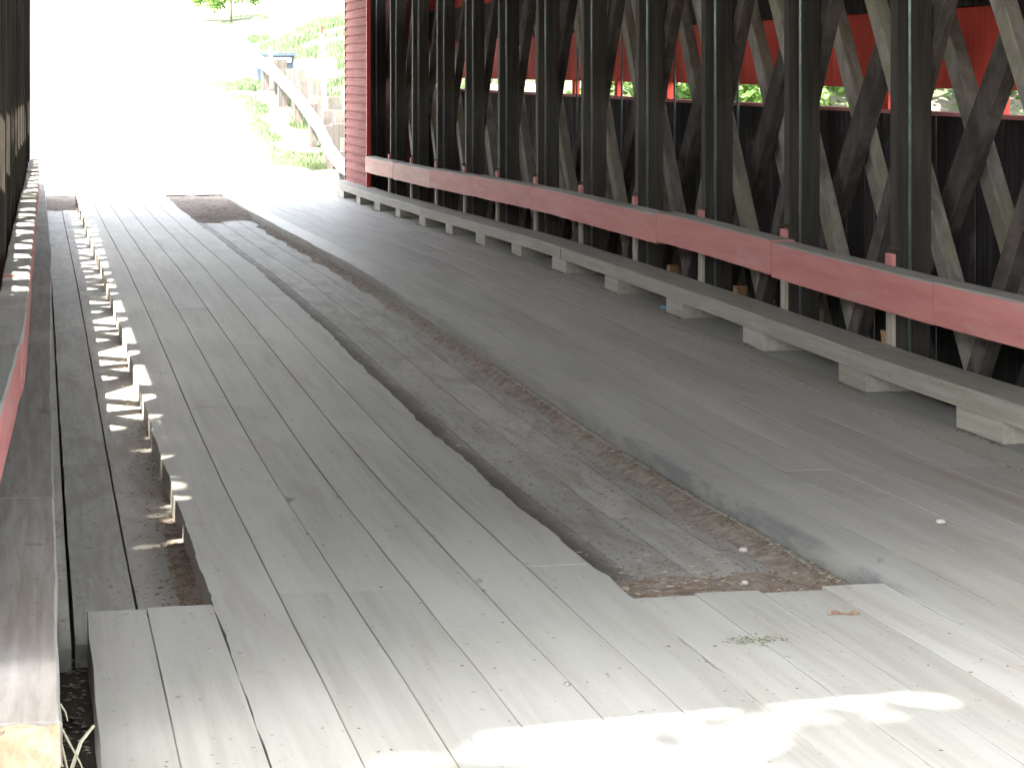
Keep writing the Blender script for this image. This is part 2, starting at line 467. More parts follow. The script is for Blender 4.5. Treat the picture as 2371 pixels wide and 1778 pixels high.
# ------------------------------------------------------------------ the two raised wheel runners
lr = thing('wheel_runner', (1.17, 4.6, .1), 'raised left runner of six dusty grey planks beside the sunlit slot', 'wheel runner', 'raised plank runners along the deck')
js6 = [4.75, 17.0]
for k in range(2, 8):
    J = joints()
    if k == 7: J = [7.6, 12.4, 17.25, 22.3, 27.2, 31.9]
    run(K[k], K[k + 1] + (.012 if k == 7 else 0), 4.6, Y_END, J, 0, .10, M['tread'], lr,
        wl=.012 if k == 2 else 0, wr=.024 if k == 7 else 0, step=.07 if k in (2, 7) else .35, g0=.0024)
rr = thing('wheel_runner', (3.37, 4.6, .1), 'raised right runner of planks with a scuffed pale lower edge, near the red rail', 'wheel runner', 'raised plank runners along the deck')
KR = [2.674, 2.889, 3.103, 3.318, 3.532, 3.80, 4.075]
for k in range(6):
    J = joints()
    if k == 0: J = [8.6, 12.9, 16.9, 21.2, 26.0, 30.6]
    run(KR[k], KR[k + 1], 4.6, Y_END, J, 0, .10, M['scuff' if k == 0 else 'tread'], rr, g0=.0021, wl=.006 if k == 0 else 0, step=.2 if k == 0 else .35)
J = [7.0, 9.9, 13.6, 18.2, 23.0, 28.4, 33]
for a, c in zip(J, J[1:]):
    add('edge_strip', plank(2.650, 2.672, a + .004, c - .004, -.066, .034, wl=.004, seed=a, b=.003), M['kerb'], rr)

# ------------------------------------------------------------------ kerbs
def kx(y): return 0.0
rk = thing('timber_kerb', (4.45, 4.6, .1), 'long pale timber kerb raised on blocks along the right side, under the red rail', 'kerb', 'timber kerbs along the deck')
jk = [5.0, 11.94, 19.0, 26.3, 30.9, 34.5]
for i, (a, c) in enumerate(zip(jk, jk[1:])):
    add('kerb_timber', plank(4.30 + random.uniform(-.004, .004), 4.575, a + .004, c - .004, .203, .10, seed=a, b=.008, wl=.004), M['kerb'], rk)
y = 9.88 - 1.79 * 2
while y < 34:
    q = random.uniform(-.035, .035); w = random.uniform(-.03, .025)
    m = beam((4.4325 + w * .3, y + q, zf(y + .24) + .0492), (4.4325 - w * .3, y + q + .48 + w, zf(y + .24) + .0492), (1, 0, 0), (0, 0, 1), .1275, .0532, .006, 3, .006, y)
    add('spacer_block', m, M['kerb'], rk)
    y += 1.79
LK = [(0, .045), (6, .05), (11, .06), (20, .10), (28, .09), (35, .085)]
def lkx(y): return lin(y, LK)
lk = thing('timber_kerb', (-.1, 4.9, .1), 'grey timber kerb at the left edge of the deck, its near end split open', 'kerb', 'timber kerbs along the deck')
jl = [5.12, 8.15, 14.1, 20.4, 27.0, 34.4]
for i, (a, c) in enumerate(zip(jl, jl[1:])):
    add('kerb_timber', plank(-.27, 0, a + .004, c - .004, .203, .10, seed=a, b=.007, wr=.007, xs=lkx, step=.2), M['kerbdark'], lk)
y = 6.1
while y < 34:
    add('spacer_block', box(-.25, lkx(y) - .02, y, y + .45, zf(y) - .17, zf(y) + .1025, .004), M['kerbdark'], lk)
    y += 1.79
# broken end of the left kerb
secs = []
for i in range(9):
    t = i / 8
    y = 5.116 - .62 * t
    r = []
    for j in range(9):
        s = j / 8
        x = -.27 + (.045 + .27) * s
        h = .20 - .13 * t ** .8 * (1 + .5 * noise.noise(Vector((s * 6, t * 2.5, 1)))) + .012 * noise.noise(Vector((s * 25, t * 3, 5)))
        r.append(Vector((x, y + .04 * noise.noise(Vector((s * 5, t, 9))), zf(y) + h)))
    r.append(Vector((.045, y, zf(y) - .04))); r.append(Vector((-.27, y, zf(y) - .04)))
    secs.append(r)
o = add('broken_end', loft(secs), M['split'], lk)
for (x0, y0, z0, x1, y1, z1, w) in ((.052, 5.35, .22, .115, 5.05, .16, .003), (.05, 5.30, .2, .07, 5.02, .15, .0035), (.115, 5.05, .16, .15, 4.99, .14, .0025),
                                    (.05, 5.5, .235, .065, 5.42, .22, .003), (-.02, 5.15, .3, .05, 5.0, .24, .004), (-.1, 5.16, .31, -.05, 5.02, .26, .003)):
    add('splinter', tube([(x0, y0, z0), ((x0 + x1) / 2 + .004, (y0 + y1) / 2, (z0 + z1) / 2), (x1, y1, z1)], w, 5, w * .4), M['straw'], lk)
# the dark slot by the kerb at the near end
so = thing('split_stick', (.11, 5.6, .1), 'pale split stick lying across the dark slot beside the left kerb', 'stick')
add('shaft', tube([(.075, 5.60, .05), (.10, 5.70, .09), (.132, 5.80, .098)], .0055, 6, .004), M['straw'], so)

# ------------------------------------------------------------------ guard rails
def rail_seg(x0, x1, ya, yb, zt, zb, seed, dz=0):
    n = max(3, int((yb - ya) / .25)); secs = []
    for i in range(n + 1):
        y = ya + (yb - ya) * i / n
        w = .004 * noise.noise(Vector((seed, y * .9, 1)))
        zz = zf(y) + dz + .006 * noise.noise(Vector((seed, y * .6, 6)))
        a = x0(y) + w; c = x1(y) + w; b2 = .008 + .010 * max(0, noise.noise(Vector((seed, y * 2.3, 12))))
        secs.append([Vector((px, y, pz)) for px, pz in ((a, zz + zb), (a, zz + zt - b2), (a + b2, zz + zt), (c - b2, zz + zt), (c, zz + zt - b2), (c, zz + zb))])
    return loft(secs)
def paint_top(o, n=6):
    """top faces bare, the rest painted"""
    for p in o.data.polygons:
        if p.normal.z > .5: p.material_index = 1
rg = thing('guard_rail', (4.5, 5, .4), 'faded red timber rail along the right truss, paint worn off its top', 'guard rail', 'red rails along the trusses')
jr = [5.6, 8.3, 11.02, 13.65, 16.35, 20.8, 23.8, 26.4, 29.2, 31.75]
dzs = [0, .003, 0, .012, -.004, .006, .004, -.008, .004]
for i, (a, c) in enumerate(zip(jr, jr[1:])):
    mt = M['redpale'] if i >= 7 else M['redrail']
    o = add('rail_board', rail_seg(lambda y: 4.42, lambda y: 4.575, a + .006, c - .006, .64, .425, a, dzs[i]), [mt, M['railtop']], rg)
    paint_top(o)
for y in POSTY:
    if y < 7 or y > 32: continue
    add('rail_batten', box(4.578, 4.598, y + .002, y + .098, zf(y) - .15, zf(y) + .60, .002), M['strip'], rg)
    o = add('batten_cap', box(4.574, 4.5975, y, y + .1, zf(y) + .601, zf(y) + .70, .002), M['redrail'], rg)
    add('bolt', tube([(4.54, y - .03, zf(y) + .73), (4.60, y - .03, zf(y) + .73)], .007, 6), M['iron'], rg)
lg = thing('guard_rail', (-.1, 5, .4), 'red timber rail on the left side with sun patches across its top', 'guard rail', 'red rails along the trusses')
jl = [5.6, 9.3, 12.4, 15.2, 18.0, 21.0, 24.0, 27.0, 30.0, 32.0]
LR = [(5, -.14), (7, -.112), (9.28, -.075), (9.32, -.058), (13, -.042), (18, -.02), (24, 0), (35, .01)]
for i, (a, c) in enumerate(zip(jl, jl[1:])):
    o = add('rail_board', rail_seg(lambda y: lin(y, LR) - .14, lambda y: lin(y, LR), a + .003, c - .003, .63, .425, a + 50, random.uniform(-.012, .008)), [M['redrail'], M['railtop']], lg)
    paint_top(o)

# ------------------------------------------------------------------ trusses
def truss(side, label):
    right = side > 0
    X0 = 4.60 if right else -.215
    def X(d, y=0): return X0 + d if right else X0 - d + .0040 * (y - 7)
    t = thing('lattice_truss', (X(.3, 20), 5.6, -.4), label, 'truss', 'timber lattice trusses')
    Zt = 4.45
    for y in POSTY:
        a, c = sorted((X(0, y), X(.205, y)))
        n = 6
        m = beam(((a + c) / 2, y + .05, zf(y) - .34), ((a + c) / 2, y + .05, Zt), (1, 0, 0), (0, 1, 0), (c - a) / 2, .05, .006, n, .006, y)
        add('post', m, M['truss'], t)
        xr = X(.062, y)
        o = add('rod', tube([(xr, y - .045, zf(y) - .3), (xr, y - .045, Zt)], .0105, 8), M['steel'], t); smooth(o)
        xr = X(.80, y)
        o = add('rod', tube([(xr, y - .045, zf(y) - .3), (xr, y - .045, Zt)], .0105, 8), M['steel'], t); smooth(o)
    # braces: four layers, two leaning each way
        zlo, zhi = -.30, Zt - .02
    for layer, (d, lean, yref, mat, SL, hw) in enumerate(((.222, -1, 11.56, 'brace', 1.42, .066), (.318, 1, 11.68, 'bracelit', 1.32, .068), (.475, -1, 11.41, 'brace', 1.14, .098), (.590, 1, 11.36, 'bracelit', 1.34, .075))):
        for k in range(-8, 16):
            y0 = yref + PAN * k                       # where the brace crosses floor level
            ya = y0 + lean * (zlo) / SL
            yb = y0 + lean * (zhi) / SL
            lo, hi = zlo, zhi
            # clip to the truss length
            Y0, Y1 = 6.2, 32.6
            if min(ya, yb) < Y0 - 4 or max(ya, yb) > Y1 + 4: continue
            def zat(y): return (y - y0) * SL / lean
            if ya < Y0: ya = Y0; lo = zat(ya)
            if yb > Y1: yb = Y1; hi = zat(yb)
            if ya > Y1: ya = Y1; lo = zat(ya)
            if yb < Y0: yb = Y0; hi = zat(yb)
            if hi - lo < .5: continue
            L = math.hypot(1, 1 / SL)
            V = Vector((0, -1 / L, lean / SL / L)) if lean > 0 else Vector((0, 1 / L, 1 / SL / L))
            yc = (ya + yb) / 2
            a, c = sorted((X(d, yc), X(d + .088, yc)))
            add('brace', beam(((a + c) / 2, ya, lo + zf(yc)), ((a + c) / 2, yb, hi + zf(yc)), (1, 0, 0), V, (c - a) / 2, hw, .007, 5, .008, k + layer * 20),
                M[mat], t)
    for d0, d1 in ((.02, .19), (.50, .68)):
        a, c = sorted((X(d0, 19), X(d1, 19)))
        add('chord', box(a, c, 5.9, 32.6, Zt + .002, Zt + .28), M['truss'], t)
        add('chord', box(a, c, 5.9, 32.6, -.72, -.44), M['truss'], t)
    return t
tr = truss(1, 'dark timber lattice truss with steel rods filling the right side of the bridge')
tl = truss(-1, 'dark timber lattice truss at the left edge, seen almost end on')
for (y, x) in ((16.45, 5.0), (14.75, 5.0), (12.9, 5.0), (18.3, 5.0)):
    add('wedge_block', beam((x - .06, y, .0), (x - .06, y + .05, .17), (1, 0, 0), (0, 1, 0), .05, .07, .005), M['wedge'], tr)
    add('wedge_block', beam((x + .06, y - .05, .0), (x + .06, y - .09, .12), (1, 0, 0), (0, 1, 0), .04, .05, .005), M['wedge'], tr)

# ------------------------------------------------------------------ side walls
def side_wall(x, sgn, label, upper, zo=1.45, zt=1.80):
    w = thing('side_wall', (x, 5.6, -.5), label, 'wall', 'plank side walls')
    y = 5.62
    i = 0
    while y < 34.3:
        wd = random.choice((.17, .19, .21, .235))
        gap = random.choice((.002, .003, .005, .014, .02))
        # lower siding up to the opening
        top = zo + .002
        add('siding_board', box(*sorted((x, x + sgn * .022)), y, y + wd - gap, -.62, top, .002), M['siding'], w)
        y += wd
    y = 5.62
    while y < 34.3:
        wd = .305
        z0 = zt
        hole = (sgn < 0 and (22.2 < y < 22.5 or 29.0 < y < 29.3 or 22.9 < y < 23.15))
        if hole:
            add('siding_board', box(*sorted((x, x + sgn * .022)), y, y + wd - .003, z0, 4.62, .002), M[upper], w)
            add('siding_board', box(*sorted((x, x + sgn * .022)), y, y + wd - .003, 4.69, 4.9, .002), M[upper], w)
        else:
            add('siding_board', box(*sorted((x, x + sgn * .022)), y, y + wd - .003, z0 if not (sgn < 0 and y < 8) else zo + .004, 3.1 if sgn > 0 else 4.9, .002), M[upper], w)  # unseen open strip added at right for light; near left closed against sun
        y += wd
    a = x - sgn * .06
    add('sill', box(*sorted((a + sgn * .02, x - sgn * .003)), 5.62, 34.3, zo - .028, zo, .003), M['redrail'], w)
    gz0 = 2.10 if sgn > 0 else zt + .03
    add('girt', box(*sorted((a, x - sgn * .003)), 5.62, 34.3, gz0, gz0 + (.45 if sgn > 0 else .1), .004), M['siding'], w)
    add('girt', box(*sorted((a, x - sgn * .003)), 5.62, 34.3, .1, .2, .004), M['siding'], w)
    for yy in POSTY[::1]:
        if yy < 7: continue
        add('stud', box(*sorted((x + sgn * .002, x - sgn * .055)), yy + .86, yy + .98, zo + .0005, zt + .0295, .003), M['redbright'], w)
    return w
sr = side_wall(5.64, 1, 'plank side wall behind the right truss, red above a long narrow opening', 'redbright', 1.445, 1.59)
slw = side_wall(-1.10, -1, 'plank side wall behind the left truss with a long opening that lets sun in', 'siding', 2.30, 3.06)

# ------------------------------------------------------------------ far portal return walls of red clapboard
def clap_wall(x, sgn, y0, y1, z0, z1, label, group='clapboard walls at the bridge ends'):
    w = thing('clapboard_wall', (x, y0, z0), label, 'wall', group)
    h = .1225; z = z0; 
    while z < z1:
        lo, hi = x - sgn * .036, x - sgn * .006
        v = [(lo, y0, z + .002), (lo, y1, z + .002), (hi, y1, z + h + .01), (hi, y0, z + h + .01), (x + sgn * .002, y0, z + .002), (x + sgn * .002, y1, z + .002), (x + sgn * .002, y1, z + h + .01), (x + sgn * .002, y0, z + h + .01)]
        f = [(0, 1, 2, 3), (4, 7, 6, 5), (0, 4, 5, 1), (3, 2, 6, 7), (0, 3, 7, 4), (1, 5, 6, 2)]
        add('clapboard', (v, f), M['redclap'], w)
        z += h
    add('sheathing', box(*sorted((x + sgn * .003, x + sgn * .05)), y0 + .03, y1 - .01, z0, z1, .003), M['siding'], w)
    add('corner_trim', box(*sorted((x - sgn * .045, x + sgn * .012)), y0 - .042, y0 - .002, z0, z1 + .08, .003), M['redtrim'], w)
    add('corner_trim', box(*sorted((x - sgn * .035, x + sgn * .06)), y1 + .002, y1 + .03, z0, z1 + .08, .003), M['kerb'], w)
    return w
cr = clap_wall(4.52, 1, 32.05, 34.45, -.12, 4.4, 'red clapboard wall lining the far right end of the bridge')
add('end_panel', box(4.53, 4.84, 32.60, 32.64, -.3, .5, .003), M['redtrim'], cr)
clap_wall(-.165, -1, 32.6, 34.45, -.12, 4.4, 'clapboard wall lining the far left end of the bridge')
clap_wall(4.62, 1, 5.66, 6.2, 0, 4.4, 'short clapboard return at the near right corner of the bridge')
clap_wall(-.30, -1, 5.66, 6.2, 0, 4.4, 'short clapboard return at the near left corner of the bridge')
def portal(y, s, label):
    w = thing('portal_wall', (2.2, y, 0), label, 'wall', 'gabled portal walls')
    z = -.6; h = .2
    while z < 7.2:
        half = 3.45 if z < 4.9 else max(.1, 3.45 - (z - 4.9) * 1.5)
        zz = z + h - .0004
        if z < 3.75:
            for a, c in ((2.2 - half, -.20 if s > 0 else -.33), (4.57 if s > 0 else 4.66, 2.2 + half)):
                if c > a: add('portal_board', box(a, c, y, y + .022 * s if s > 0 else y + .0, z, zz, .002) if s > 0 else box(a, c, y - .022, y, z, zz, .002), M['redclap'], w)
        else:
            add('portal_board', box(2.2 - half, 2.2 + half, min(y, y + .022 * s), max(y, y + .022 * s), z, zz, .002), M['redclap'], w)
        z += h
portal(34.49, 1, 'red gabled wall round the far mouth of the bridge')
portal(5.60, -1, 'red gabled wall round the near mouth of the bridge')

# ------------------------------------------------------------------ roof
rf = thing('gable_roof', (2.2, 5.2, 4.7), 'gable roof over the bridge on rafters, unseen boards made pale for bounce light', 'roof')
for s in (-1, 1):
    e, r = Vector((2.2 + s * 4.0, 0, 4.55)), Vector((2.2, 0, 7.25))
    add('roof_boards', ([(e.x, 4.42, e.z), (r.x, 4.42, r.z), (r.x, 34.9, r.z), (e.x, 34.9, e.z), (e.x, 4.42, e.z + .06), (r.x, 4.42, r.z + .06), (r.x, 34.9, r.z + .06), (e.x, 34.9, e.z + .06)],
                        [(0, 1, 2, 3), (4, 7, 6, 5), (0, 4, 5, 1), (1, 5, 6, 2), (2, 6, 7, 3), (3, 7, 4, 0)]), M['ceiling'], rf)
for y in POSTY:
    add('tie_beam', box(-.9, 5.3, y - .08, y + .08, 4.74, 4.92), M['truss'], rf)
# abutments and bearers carry the bridge
for y0, y1, lab in ((4.75, 6.3, 'stone abutment under the near end of the bridge'), (32.9, 34.4, 'stone abutment under the far end of the bridge')):
    a = add('abutment', box(-1.2, 5.6, y0, y1, -4.6, -.78 if y0 > 20 else -.73, .02), M['stone'])
    tag(a, lab, 'abutment', 'stone abutments')

# ------------------------------------------------------------------ dirt and litter
def mound(x, y):
    t = sst(28.6, 30.6, y + .5 * noise.noise(Vector((x * 3, 0, 4))))
    return zf(y) - .125 + .105 * t + .03 * noise.noise(Vector((x * 5, y * 4, 0))) - .02 * abs(x - 2.2) * t
def lm(x, y): return zf(y) - .13 + .12 * sst(31.6, 34.2, y + .4 * noise.noise(Vector((x * 4, 0, 2)))) + .015 * noise.noise(Vector((x * 6, y * 4, 0)))
o = smooth(struct('dirt', grid([.10 + .06 * i for i in range(8)], [31.0 + .1 * i for i in range(37)], lm), M['dirt'])); o['kind'] = 'stuff'
tag(o, 'dirt drifted into the far end of the slot by the left kerb')
o = smooth(struct('dirt', grid([1.80 + .06 * i for i in range(16)], [28.0 + .1 * i for i in range(67)], mound), M['dirt'])); o['kind'] = 'stuff'
tag(o, 'brown dirt packed into the middle slot at the far end of the deck')
def dirt_skin(name, label, xa, xb, ya, yb, amp, dens, z0=-.1):
    """low ridges of dirt lying on the lower planks"""
    nx, ny = max(3, int((xb - xa) / .02)), int((yb - ya) / .04)
    def f(x, y):
        return zf(y) + z0 - .006 + amp * dens(x, y) + (.009 * noise.noise(Vector((x * 9, y * 5, 3))) + .006 * noise.noise(Vector((x * 31, y * 27, 3)))) * min(1, dens(x, y) * 2)
    o = smooth(struct(name, grid([xa + (xb - xa) * i / nx for i in range(nx + 1)], [ya + (yb - ya) * i / ny for i in range(ny + 1)], f), M['dirt']))
    o['kind'] = 'stuff'; tag(o, label)
dirt_skin('dirt', 'low ridge of brown dirt along the right wall of the middle slot', 2.30, 2.66, 7.05, 28, .035,
          lambda x, y: max(0, sst(2.62 - .13 * (1 + noise.noise(Vector((1, y * 1.3, 0)))) * (.55 + .45 * sst(12, 7.5, y)), 2.66, x)))
dirt_skin('dirt', 'dirt banked where the middle slot ends near the camera', 1.83, 2.66, 7.03, 8.6, .045,
          lambda x, y: max(0, sst(8.0 + .8 * noise.noise(Vector((x * 4, 0, 0))), 7.1, y)))
dirt_skin('dirt', 'dirt in the left slot against the raised runner', .34, .54, 7.2, 11, .02,
          lambda x, y: sst(.40 + .06 * noise.noise(Vector((2, y * 2, 0))), .54, x) * sst(11, 8, y))

def chips(name, label, n, where, size, mat, flat=.35):
    vs, fs = [], []
    for _ in range(n):
        x, y, z = where()
        s = random.uniform(*size); a = random.uniform(0, pi)
        ux, uy = cos(a) * s, sin(a) * s
        w = random.uniform(.25, .8)
        vx, vy = -uy * w, ux * w
        h = s * random.uniform(.1, flat)
        i = len(vs)
        vs += [(x - ux, y - uy, z), (x + vx, y + vy, z + h * .4), (x + ux, y + uy, z + h * .2), (x - vx, y - vy, z), (x, y, z + h)]
        fs += [(i, i + 1, i + 4), (i + 1, i + 2, i + 4), (i + 2, i + 3, i + 4), (i + 3, i, i + 4)]
    o = add(name, (vs, fs), mat); o['kind'] = 'stuff'; tag(o, label)
def in_gap():
    t = random.random() ** 1.8
    y = 7.1 + t * 8
    s = random.random()
    x = 2.66 - abs(random.gauss(0, .10)) if s < .45 else (1.84 + abs(random.gauss(0, .05)) if s < .58 else random.uniform(1.85, 2.66))
    if random.random() < .35: y = 7.1 + abs(random.gauss(0, .5)); x = random.uniform(1.85, 2.66)
    x = min(max(x, 1.84), 2.655)
    return x, y, zf(y) - .088 + (.03 if x > 2.55 or y < 7.6 else 0)
chips('leaf_litter', 'brown leaf litter and bark crumbs strewn in the middle slot', 2600, in_gap, (.004, .013), M['litter'])
chips('straw_bits', 'pale straw and splinters lying among the litter in the middle slot', 260, in_gap, (.006, .018), M['straw'], .12)
chips('grit', 'grey grit lying in the middle slot', 900, in_gap, (.002, .006), M['pebble'], .9)
def on_top():
    y = 5.0 + random.random() ** 1.5 * 9; x = random.uniform(.2, 4.2)
    if 1.8 < x < 2.7 and y > 7 or x < .53 and y > 7.1: return on_top()
    return x, y, zf(y) + .001
chips('crumbs', 'dark crumbs scattered over the runner planks', 420, on_top, (.003, .009), M['litter'])
def near_right():
    y = 5.3 + abs(random.gauss(0, .9)); x = random.uniform(1.7, 3.4)
    if y > 7: return near_right()
    return x, y, zf(y) + .001
chips('gravel_crumbs', 'small gravel scattered on the planks near the camera', 260, near_right, (.002, .005), M['pebble'], .6)
chips('seam_litter', 'dirt crumbs along the joint beside the right kerb', 500, lambda: (lambda y: (4.08 + random.gauss(0, .012), y, zf(y) + .0))(random.uniform(8, 26)), (.004, .012), M['litter'])
chips('slot_litter', 'bark crumbs in the left slot beside the runner', 500, lambda: (lambda y: (.52 - abs(random.gauss(0, .06)), y, zf(y) - .085))(7.2 + random.random() ** 2 * 8), (.004, .013), M['litter'])
chips('slot_debris', 'debris down in the dark slot beside the left kerb', 260, lambda: (lambda y: (random.uniform(.055, .135), y, zf(y) - .168))(random.uniform(4.8, 7.3)), (.005, .016), M['dirt'])
def block_base():
    k = random.randrange(0, 14); y = 9.88 - 3.58 + 1.79 * k + random.uniform(-.05, .5)
    return 4.295 - abs(random.gauss(0, .02)), y, zf(y) - .001
chips('block_litter', 'dirt crumbs gathered at the feet of the right kerb blocks', 700, block_base, (.004, .014), M['litter'])
chips('moss_crumbs', 'dull green moss crumbs on the near planks', 160, lambda: (lambda y: (2.02 + random.gauss(0, .05), y, zf(y) + .001))(6.38 + random.gauss(0, .03)), (.003, .008), M['moss'], .35)

def stone(x, y, r, mat, label, lift=0, z=None, group=None):
    vs, fs = [], []
    n = 8
    z0 = (zf(y) if z is None else zf(y) + z)
    sd = random.random() * 99
    rings = [(.25, .0), (.9, .12), (1.0, .38), (.8, .68), (.35, .86)]
    secs = [[Vector((x + r * k * cos(2 * pi * j / n) * (1 + .3 * noise.noise(Vector((j, k, sd)))), y + r * .8 * k * sin(2 * pi * j / n) * (1 + .3 * noise.noise(Vector((j, k, sd + 5)))), z0 + r * 1.1 * h)) for j in range(n)] for k, h in rings]
    o = smooth(add('stone', loft(secs), mat)); tag(o, label, 'stone', group)
stone(3.26, 8.05, .022, M['white stone'], 'palest stone, alone on the right runner planks')
stone(2.50, 8.05, .018, M['white stone'], 'tan stone in the litter of the middle slot', z=-.07)
stone(2.32, 7.45, .013, M['white stone'], 'small pale stone in the near end of the middle slot', z=-.06)
stone(1.40, 7.38, .011, M['pebble'], 'dark pebble on the left runner close to the middle slot')
stone(1.37, 5.98, .010, M['pebble'], 'grey pebble in a seam of the near planks')
stone(2.78, 7.4, .010, M['pebble'], 'grey pebble beside the scuffed corner of the right runner')
o = smooth(add('twig', tube([(1.93, 7.34, zf(7.3) - .062), (2.03, 7.36, zf(7.3) - .058), (2.16, 7.40, zf(7.3) - .06), (2.27, 7.45, zf(7.3) - .062)], .0035, 6, .002), M['litter']))
tag(o, 'long reddish twig lying across the near end of the middle slot', 'twig')
o = smooth(add('drinking_straw', tube([(4.33, 15.9, zf(16) + .008), (4.43, 15.75, zf(16) + .008)], .0075, 8), M['cyan']))
tag(o, 'cyan plastic straw under the right kerb', 'straw')
v = []; f = []
for i in range(7):
    t = i / 6; w = .012 * sin(pi * min(1, t * .9 + .08)) + .002
    x = 2.335 + .095 * t; y = 6.66 + .012 * sin(t * 5)
    v += [(x, y - w, zf(y) + .002), (x, y, zf(y) + .009 + .004 * sin(t * 9)), (x, y + w, zf(y) + .003)]
    if i: a = i * 3; f += [(a - 3, a - 2, a + 1, a), (a - 2, a - 1, a + 2, a + 1)]
o = add('dry_leaf', (v, f), M['litter']); tag(o, 'curled brown dry leaf on the planks below the middle slot', 'leaf')

# ------------------------------------------------------------------ outside, far end
gb = thing('road_guardrail', (4.6, 42, 0), 'galvanised steel guardrail climbing beside the gravel road', 'guardrail')
gp = [(4.72, 35.0, .30), (4.70, 36.2, .30), (4.68, 37.4, .48), (4.66, 39.0, .86), (4.65, 42.0, 1.29), (4.64, 46.0, 1.73), (4.62, 50.0, 2.06)]
def crv(t):
    t = max(0, min(len(gp) - 1.0001, t)); i = int(t); k = t - i; k = k
    return Vector(gp[i]).lerp(Vector(gp[i + 1]), k)
prof = [(0, 0), (.018, -.03), (.075, -.06), (.075, -.095), (.018, -.125), (0, -.155), (.018, -.185), (.075, -.215), (.075, -.25), (.018, -.28), (0, -.31)]
secs = []
for i in range(31):
    p = crv(i / 30 * (len(gp) - 1))
    r = [p + Vector((-px, 0, pz)) for px, pz in [(q[0], q[1] * .84) for q in prof]] + [p + Vector((-px + .008, 0, pz)) for px, pz in reversed([(q[0], q[1] * .84) for q in prof])]
    secs.append(r)
smooth(add('beam', loft(secs), M['guard'], gb))
p = Vector(gp[-1])
add('end_plate', box(p.x - .12, p.x + .05, p.y, p.y + .03, p.z - .33, p.z + .03), M['guard'], gb)
for t in (1.6, 2.8, 3.6, 4.3, 5.0, 5.8):
    p = crv(t)
    add('rail_post', box(p.x + .02, p.x + .17, p.y - .08, p.y + .08, p.z - 1.6, p.z - .02, .008), M['postwood'], gb)
    add('bolt', tube([(p.x - .03, p.y, p.z - .155), (p.x + .03, p.y, p.z - .155)], .02, 6), M['iron'], gb)
ww = thing('wing_wall', (5.1, 43, 0), 'stepped wing wall of upright grey timbers behind the guardrail', 'wall')
for (xx, yy, zz, w, hh) in ((4.93, 48.3, 1.92, .13, 1), (4.97, 46.4, 1.72, .12, 1), (4.98, 45.2, 1.70, .13, 1), (5.0, 44.2, 1.49, .15, 1), (5.02, 42.6, 1.48, .13, 1),
                            (4.98, 41.9, 1.22, .14, 1), (5.08, 40.4, 1.22, .13, 1), (4.93, 40.0, 1.0, .12, 1), (5.12, 39.6, 1.0, .13, 1), (5.0, 39.2, .78, .14, 1), (5.1, 38.6, .55, .14, 1)):
    add('upright_timber', box(xx - w, xx + w, yy - .13, yy + .13, zz - 2.0, zz, .012), M['postwood'], ww)
o = thing('wing_board', (5.0, 36.6, 0), 'tall brown upright board beside the clapboard corner', 'board')
add('plank', box(4.86, 4.95, 36.2, 36.4, -1.2, 1.55, .01), M['postwood'], o)
mp = thing('marker_post', (4.95, 40, .3), 'white marker post with a red top behind the guardrail', 'marker post')
add('shaft', beam((5.0, 41.0, .5), (4.93, 41.0, 2.33), (1, 0, 0), (0, 1, 0), .042, .012, .004), M['whitepaint'], mp)
add('top', beam((4.929, 41.0, 2.332), (4.923, 41.0, 2.48), (1, 0, 0), (0, 1, 0), .024, .013, .004), M['redreflector'], mp)
mp2 = thing('marker_stake', (4.75, 49.4, 1.3), 'short white stake at the upper end of the guardrail', 'stake')
add('shaft', box(4.80, 4.88, 49.35, 49.38, .9, 2.12, .004), M['whitepaint'], mp2)
mp3 = thing('marker_stake', (5.6, 60, 2), 'tall white stake at the edge of the bush on the slope', 'stake')
add('shaft', box(5.86, 5.97, 60.0, 60.04, 2.0, 3.9, .004), M['whitepaint'], mp3)
bb = thing('storage_bin', (4.95, 51.5, 1.4), 'blue grey plastic bin with a white band behind the guardrail end', 'bin')
v, f = loft([[Vector((4.72, 50.8, 1.2)), Vector((5.42, 50.8, 1.2)), Vector((5.42, 51.5, 1.2)), Vector((4.72, 51.5, 1.2))],
             [Vector((4.64, 50.75, 2.0)), Vector((5.50, 50.75, 2.0)), Vector((5.50, 51.55, 2.0)), Vector((4.64, 51.55, 2.0))]])
add('body', (v, f), M['bluegrey'], bb)
add('lid', box(4.60, 5.54, 50.70, 51.6, 2.003, 2.07, .015), M['bluegrey'], bb)
add('band', box(4.83, 5.42, 50.700, 50.745, 1.86, 1.96, .006), M['whitepaint'], bb)

# ------------------------------------------------------------------ vegetation
def leaf_cloud(center, rad, n, size, seed, squash=.8, clumps=26):
    rnd = random.Random(seed)
    cl = []
    for _ in range(clumps):
        d = Vector((rnd.gauss(0, 1), rnd.gauss(0, 1), rnd.gauss(0, 1))).normalized() * rnd.random() ** .45
        cl.append((Vector((center[0] + d.x * rad, center[1] + d.y * rad, center[2] + d.z * rad * squash)), rad * rnd.uniform(.16, .34)))
    vs, fs = [], []
    for _ in range(n):
        c, r = rnd.choice(cl)
        p = c + Vector((rnd.gauss(0, .5), rnd.gauss(0, .5), rnd.gauss(0, .42))) * r
        s = size * rnd.uniform(.6, 1.3)
        U = Vector((rnd.gauss(0, 1), rnd.gauss(0, 1), rnd.gauss(0, .6))).normalized()
        V = U.cross(Vector((rnd.gauss(0, 1), rnd.gauss(0, 1), rnd.gauss(0, 1)))).normalized() * .55
        i = len(vs)
        vs += [p - U * s, p + V * s, p + U * s, p - V * s]
        fs.append((i, i + 1, i + 2, i + 3))
    return vs, fs
